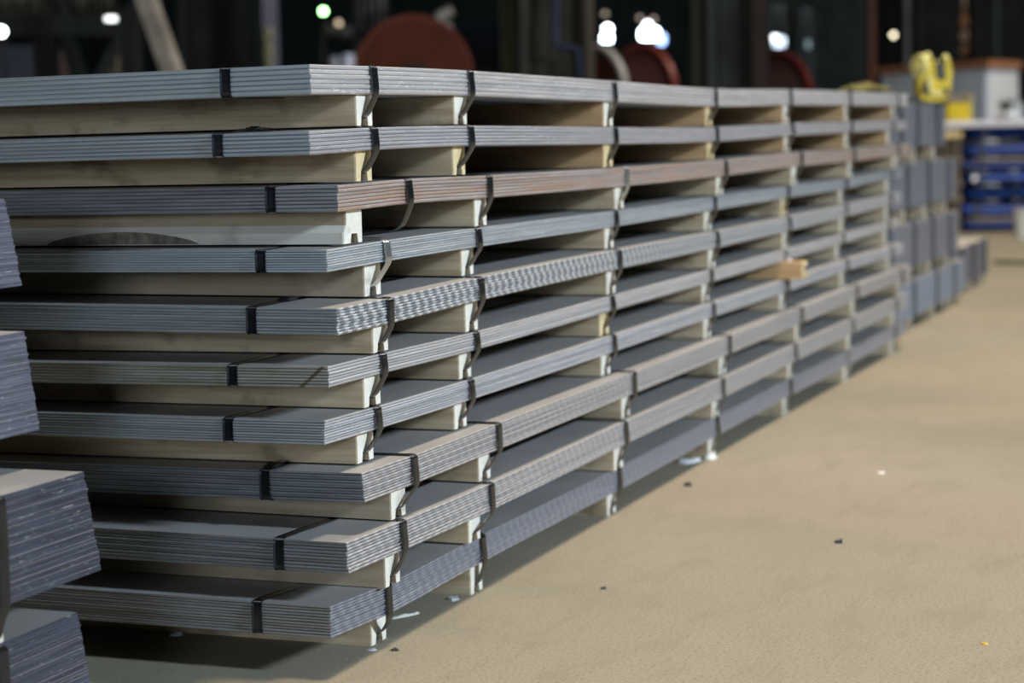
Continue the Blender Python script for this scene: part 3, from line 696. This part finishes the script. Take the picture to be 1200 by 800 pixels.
for (x, zz, rr) in ((-4, 55, 5), (17.5, 53, 4.2), (7, 48, 2.6)):
    bm = bmesh.new(); bmesh.ops.create_uvsphere(bm, u_segments=20, v_segments=12, radius=rr*s, matrix=Matrix.Translation((x*s, .01, zz*s))); cyl(bm, (x*s, .01, (zz-rr*2.2)*s), (x*s, .01, zz*s), rr*.7*s, seg=16); build('knob', bm, myl, r)
bm = bmesh.new(); cyl(bm, (-9*s, -.055, 16*s), (-9*s, -.065, 16*s), 4.5*s, seg=20); build('bore_hole', bm, mdk, r)
bm = bmesh.new(); cyl(bm, (12*s, -.055, 30*s), (12*s, -.062, 30*s), 3*s, seg=20); build('bore_hole', bm, mdk, r)
bm = bmesh.new(); bx(bm, (-4*s, -.06, 24*s), (5*s, .03, 16*s), rot=None, bev=.003); bx(bm, (3*s, -.06, 12*s), (14*s, .02, 5*s), bev=.003); build('rib', bm, myl, r)

# blue stack
M_BL = [plain('blue paint %d' % i, c, .6, .0, .35, 7) for i, c in enumerate([(.004,.027,.15), (.007,.038,.21), (.003,.018,.09), (.010,.05,.26)])]
g0 = on_floor(1160, 273); d0 = (g0-CP).dot(F_); s = d0/f_
M_BAT = plain('dark gap batten', (.05,.045,.035), .8)  # battens coloured dark to stand for the shade between bundles
gB = 'blue bundles of the far right stack'
def hz(v, u=1160): return at(u, v, d0).z
levels = [(258, 272, 1126, 'lowest blue bundle of the far right stack, on the floor'), (238, 257, 1124, 'bulging blue bundle second from the floor in the far right stack'),
          (219, 236, 1128, 'dark blue bundle third from the floor in the far right stack'), (203, 218, 1131, 'brighter blue bundle with a white tag, middle of the far right stack'),
          (188, 202, 1121, 'blue bundle fifth from the floor in the far right stack'), (167, 184, 1132, 'blue bundle with a grey-beige batten under it, second from the top'),
          (148, 163, 1132, 'topmost blue bundle of the far right stack under a pale board')]
zprev = 0
for i, (va, vb, ul, lab) in enumerate(levels):
    zt2 = hz(va); L = at(ul, 200, d0); W = 1.55; h = zt2-zprev
    base = Vector((L.x, L.y, zprev)); r = empty('blue_bundle', base, lab, 'bundle', gB, rz=BZ-math.pi/2)
    gap = .02 if i else .005; hh = h-gap
    rng = random.Random(i+3); rings = []; N = 40; S = 20; depth = .8
    for k in range(N+1):
        x = W*k/N; e = min(1, math.sqrt(max(0, min(x, W-x)/.06))); e = .45+.55*e
        sag = .008*math.sin(x*5+i*2)+.006*noise.noise((x*6, i*3.3, 0)); ring = []
        for q_ in range(S):
            a = 2*math.pi*q_/S; ca, sa = math.cos(a), math.sin(a); pw = .55
            yy = depth/2+depth/2*e*math.copysign(abs(ca)**pw, ca); z_ = gap+hh/2+(hh/2-.004)*e*math.copysign(abs(sa)**pw, sa)
            nn = noise.noise((x*4, a, i*7.0))*.012
            ring.append((x, yy+nn, max(gap*.9, min(h-.001, z_+(sag if abs(sa) < .9 else 0)))))
        rings.append(ring)
    bm = bmesh.new(); loft(bm, rings); build('blue_wrap', bm, M_BL[i % 4], r, smooth=True)
    bm = bmesh.new()
    for xx in (.12, .5, 1.0, 1.4): bx(bm, (xx, depth/2, gap/2), (.05, depth*.92, gap))
    if i in (5, 1): bx(bm, (.45, .03, gap*.5), (.6, .05, gap*.98))
    build('batten', bm, M_BAT if i not in (1, 5) else M_WOODG, r)
    if i in (1, 3, 5, 6):
        bm = bmesh.new(); bx(bm, (.16 if i != 6 else .18, -.006, gap+hh/2), (.03, .012, hh*1.0), bev=.004); build('band', bm, mdk, r)
    if i == 3:
        bm = bmesh.new(); vs = bx(bm, (0,0,0), (.04,.006,.055), rot=Matrix.Rotation(.4,3,'Y')); bmesh.ops.translate(bm, verts=vs, vec=(.085,-.02,hh*.8)); build('paper_tag', bm, plain('white tag', (.85,.85,.85), .6), r)
    zprev = zt2
L = at(1106, 200, d0); bm = bmesh.new(); bx(bm, (.85, .45, .0275), (1.75, .95, .055), bev=.004)
o = build('cover_board', bm, plain('pale grey board', (.62,.62,.68), .6), loc=(L.x, L.y, zprev)); o.rotation_euler.z = BZ-math.pi/2; tag(o, 'pale grey board covering the top of the blue stack', 'board')
ztop = zprev+.055
# support stand under the board's left end: pile of timber offcuts
M_RK = plain('dull brown timber', (.16,.12,.085), .8)
p = at(1116, 160, d0-.15); r = empty('timber_rack', (p.x, p.y, 0), 'open timber rack with a pale yellow beam, left of the blue stack', 'rack', rz=BZ-math.pi/2)
bm = bmesh.new(); bx(bm, (-.02, .05, hz(153)-.03), (.18, .3, .06), bev=.004); build('beam', bm, wood('yellow beam', (.72,.58,.30), (.55,.42,.2)), r)
for xx in (-.09, -.02, .045):
    bm = bmesh.new(); bx(bm, (xx, .05, (hz(153)-.06)/2), (.03, .2, hz(153)-.06)); build('post', bm, M_RK, r)
for vv in (186, 214, 232): 
    bm = bmesh.new(); bx(bm, (-.02, -.06, hz(vv)), (.2, .03, .04)); build('cross_rail', bm, M_RK, r)

# yellow box on the board
p = at(1124, 139, d0+.05); sy = d0/f_
r = empty('yellow_box', (p.x, p.y, ztop), 'yellow steel box with a dark top, on the pale board of the blue stack', 'box', rz=BZ-math.pi/2+.35)
bm = bmesh.new(); bx(bm, (0, .14, .085), (.25, .28, .17), bev=.006); build('body', bm, my, r)
bm = bmesh.new(); bx(bm, (0, .14, .21), (.245, .275, .078), bev=.004); build('lid', bm, plain('brown lid', (.16,.13,.10), .6), r)
bm = bmesh.new(); bx(bm, (.132, .14, .128), (.014, .29, .256), bev=.003); build('side_plate', bm, myl, r)
# silver fitting at the right edge of the board
p = at(1184, 138, d0); r = empty('metal_fitting', (p.x, p.y, ztop), 'silver valve-like metal fitting on the pale board at the right edge', 'fitting', rz=BZ-math.pi/2); r.scale = (.8, .8, .8)
ms = plain('bright metal', (.5,.54,.58), .5, .4)
bm = bmesh.new(); tube(bm, cr([(.0,0,.05),(.02,0,.08),(.05,0,.17),(.03,0,.25),(.08,0,.30)], 4), .035, 12); build('pipe', bm, ms, r, smooth=True)
bm = bmesh.new(); cyl(bm, (-.06,-.05,.17), (-.06,.05,.17), .065, seg=24); build('wheel', bm, mdk, r)
bm = bmesh.new(); cyl(bm, (-.07,0,.06), (.12,0,.05), .045, seg=16); cyl(bm, (.1,0,.02), (.1,0,.20), .05, seg=16); cyl(bm, (.1,0,0), (.1,0,.02), .09, seg=16); build('body', bm, ms, r)
bm = bmesh.new(); bx(bm, (-.1,0,.02), (.14,.1,.04), bev=.005); build('foot', bm, plain('brown foot', (.14,.08,.07), .6), r)
# pale bucket
p = on_floor(1199, 279); r = empty('pale_bucket', (p.x, p.y, 0), 'pale grey bucket on the floor at the right edge, before the blue stack', 'bucket')
bm = bmesh.new(); sB = (p-CP).dot(F_)/f_; hB = 34*sB; rB = 11*sB
rings = [[(rr*math.cos(a), rr*math.sin(a), z) for a in [2*math.pi*k/32 for k in range(32)]] for rr, z in ((rB*.85, 0), (rB, hB), (rB*.93, hB), (rB*.8, .02))]
loft(bm, rings); build('pail', bm, plain('pale bucket plastic', (.52,.52,.48), .5), r, smooth=False)
bm = bmesh.new(); 
tube(bm, [(rB*1.03*math.cos(a), rB*1.03*math.sin(a), hB-.01) for a in [2*math.pi*k/24 for k in range(25)]], .01, 8); build('rim', bm, plain('tan rim', (.45,.38,.28), .6), r, smooth=True)
# long low rail on the floor at right
a, b = on_floor(1166, 309), on_floor(1236, 310.5)
bm = bmesh.new(); dv = Vector((b.x-a.x, b.y-a.y, 0)); bx(bm, (dv.length/2, 0, .012), (dv.length, .07, .024), bev=.004)
o = build('floor_bar', bm, plain('dark green bar', (.05,.055,.025), .7), loc=(a.x, a.y, 0)); o.rotation_euler.z = math.atan2(dv.y, dv.x); tag(o, 'dark flat bar lying on the floor at the right edge', 'bar')
# olive rag on the far end of the topmost pack
zt10 = packs[10]['zt'](5.7)
bm = bmesh.new(); N = 14; g_ = [[None]*(N+1) for _ in range(N+1)]
for i in range(N+1):
    for j in range(N+1):
        x, y = -.17+.34*i/N, -.09+.18*j/N; rr_ = max(abs(x)/.17, abs(y)/.09)
        z = max(.004, .012+.030*(1-rr_**2)+.016*noise.noise((x*18, y*18, 1)))
        g_[i][j] = bm.verts.new((x*(1+.12*noise.noise((y*9, 3, 1))), y*(1+.15*noise.noise((x*9, 5, 2))), z))
for i in range(N):
    for j in range(N): bm.faces.new((g_[i][j], g_[i+1][j], g_[i+1][j+1], g_[i][j+1]))
bmesh.ops.solidify(bm, geom=bm.faces[:], thickness=.003)
o = build('cloth_rag', bm, plain('olive cloth', (.26,.24,.08), .9, 0, .3, 20), loc=(5.62, .10, zt10+.004), smooth=True); tag(o, 'crumpled olive-yellow rag on the far end of the topmost pack', 'rag')

# ------------------------------------------------------------------ small litter on the floor
def shard(u, v, size, col, label, seed, flat=.25, name='debris_chip', long=1.0, rz=0):
    rng = random.Random(seed); p = on_floor(u, v); bm = bmesh.new()
    n = 9; ring0, ring1 = [], []
    for k in range(n):
        a = 2*math.pi*k/n; r_ = size*(.7+.5*rng.random()); ring0.append((r_*math.cos(a)*long, r_*math.sin(a), 0)); ring1.append((r_*.8*math.cos(a)*long, r_*.8*math.sin(a), size*flat*(.6+.8*rng.random())))
    loft(bm, [ring0, ring1]); o = build(name, bm, plain('chip '+label[:16], col, .6, 0, .2, 40), loc=(p.x, p.y, 0)); o.rotation_euler.z = rz; return tag(o, label, 'debris', 'litter on the floor')
shard(208, 744, .012, (.55,.6,.66), 'pale crumpled chip in the shade under the near end of the stack', 1, .5, long=1.3, rz=-1.2)
shard(437, 761, .012, (.5,.5,.48), 'flat pale chip just before the first bottom timber', 8, .15)
shard(474, 722, .006, (.6,.6,.52), 'thin pale stick in the shade beside the first bottom strap', 2, .6, 'wood_sliver', 6.0, rz=-.5)
shard(530, 702, .016, (.42,.44,.43), 'small grey stone in the shade by the second bottom timber', 3, .3)
shard(808, 541, .030, (.70,.72,.72), 'white chip on the shadow line between the third and fourth bottom timbers', 4, .3, long=1.4, rz=-.3)
shard(832, 537, .022, (.78,.78,.76), 'white lump at the foot of the fourth bottom timber', 5, .6)
shard(806, 569, .013, (.05,.05,.055), 'small black lump on the floor near the white chip', 6, .6)
shard(983, 636, .012, (.04,.045,.07), 'small blue-black lump alone in the middle of the floor', 7, .6)
shard(463, 762, .008, (.07,.06,.05), 'small dark crumb before the near corner of the stack', 9, .6)
shard(1154, 755, .006, (.7,.45,.05), 'tiny orange crumb on the floor at lower right', 10, .6)
shard(707, 690, .007, (.08,.07,.06), 'dark crumb on the open floor below the fourth timber', 11, .6)
shard(1032, 554, .016, (.72,.66,.6), 'pale pinkish chip on the open floor at upper right', 12, .2)

# ------------------------------------------------------------------ light
def area(name, loc, target, size, power, col, sy=None):
    l = bpy.data.lights.new(name, 'AREA'); l.energy = power; l.color = col; l.size = size
    if sy: l.shape = 'RECTANGLE'; l.size_y = sy
    o = bpy.data.objects.new(name, l); C.objects.link(o); o.location = loc
    o.rotation_euler = (Vector(target)-Vector(loc)).to_track_quat('-Z', 'Y').to_euler(); return o
area('overhead_light', (.7, -1.9, 9), (1.1, -1.9, 0), .7, 590, (1, .85, .67))
area('overhead_light', (7.5, -1.9, 9), (7.5, -1.9, 0), .7, 620, (1, .85, .67))
area('overhead_light', (15.5, -3.2, 9), (15.5, -3.2, 0), .7, 760, (1, .90, .76))  # added out of view to brighten the grey cabinet
area('side_window_light', (-1.9, -12.4, 6.1), (2, 0, .5), 1.3, 2050, (.70, .85, 1), 1.3)
area('gable_window_light', (-13, -3.2, 2.5), (2, 0, .8), 2.6, 500, (.74, .86, 1), 2.0)
w = bpy.data.worlds.new('hall'); bpy.context.scene.world = w; w.use_nodes = True
bg = w.node_tree.nodes['Background']; bg.inputs[0].default_value = (.62, .72, .85, 1); bg.inputs[1].default_value = .045
sc = bpy.context.scene
sc.view_settings.view_transform = 'Standard'; sc.view_settings.look = 'None'; sc.view_settings.gamma = 1; sc.view_settings.use_curve_mapping = False; sc.view_settings.exposure = 0.0
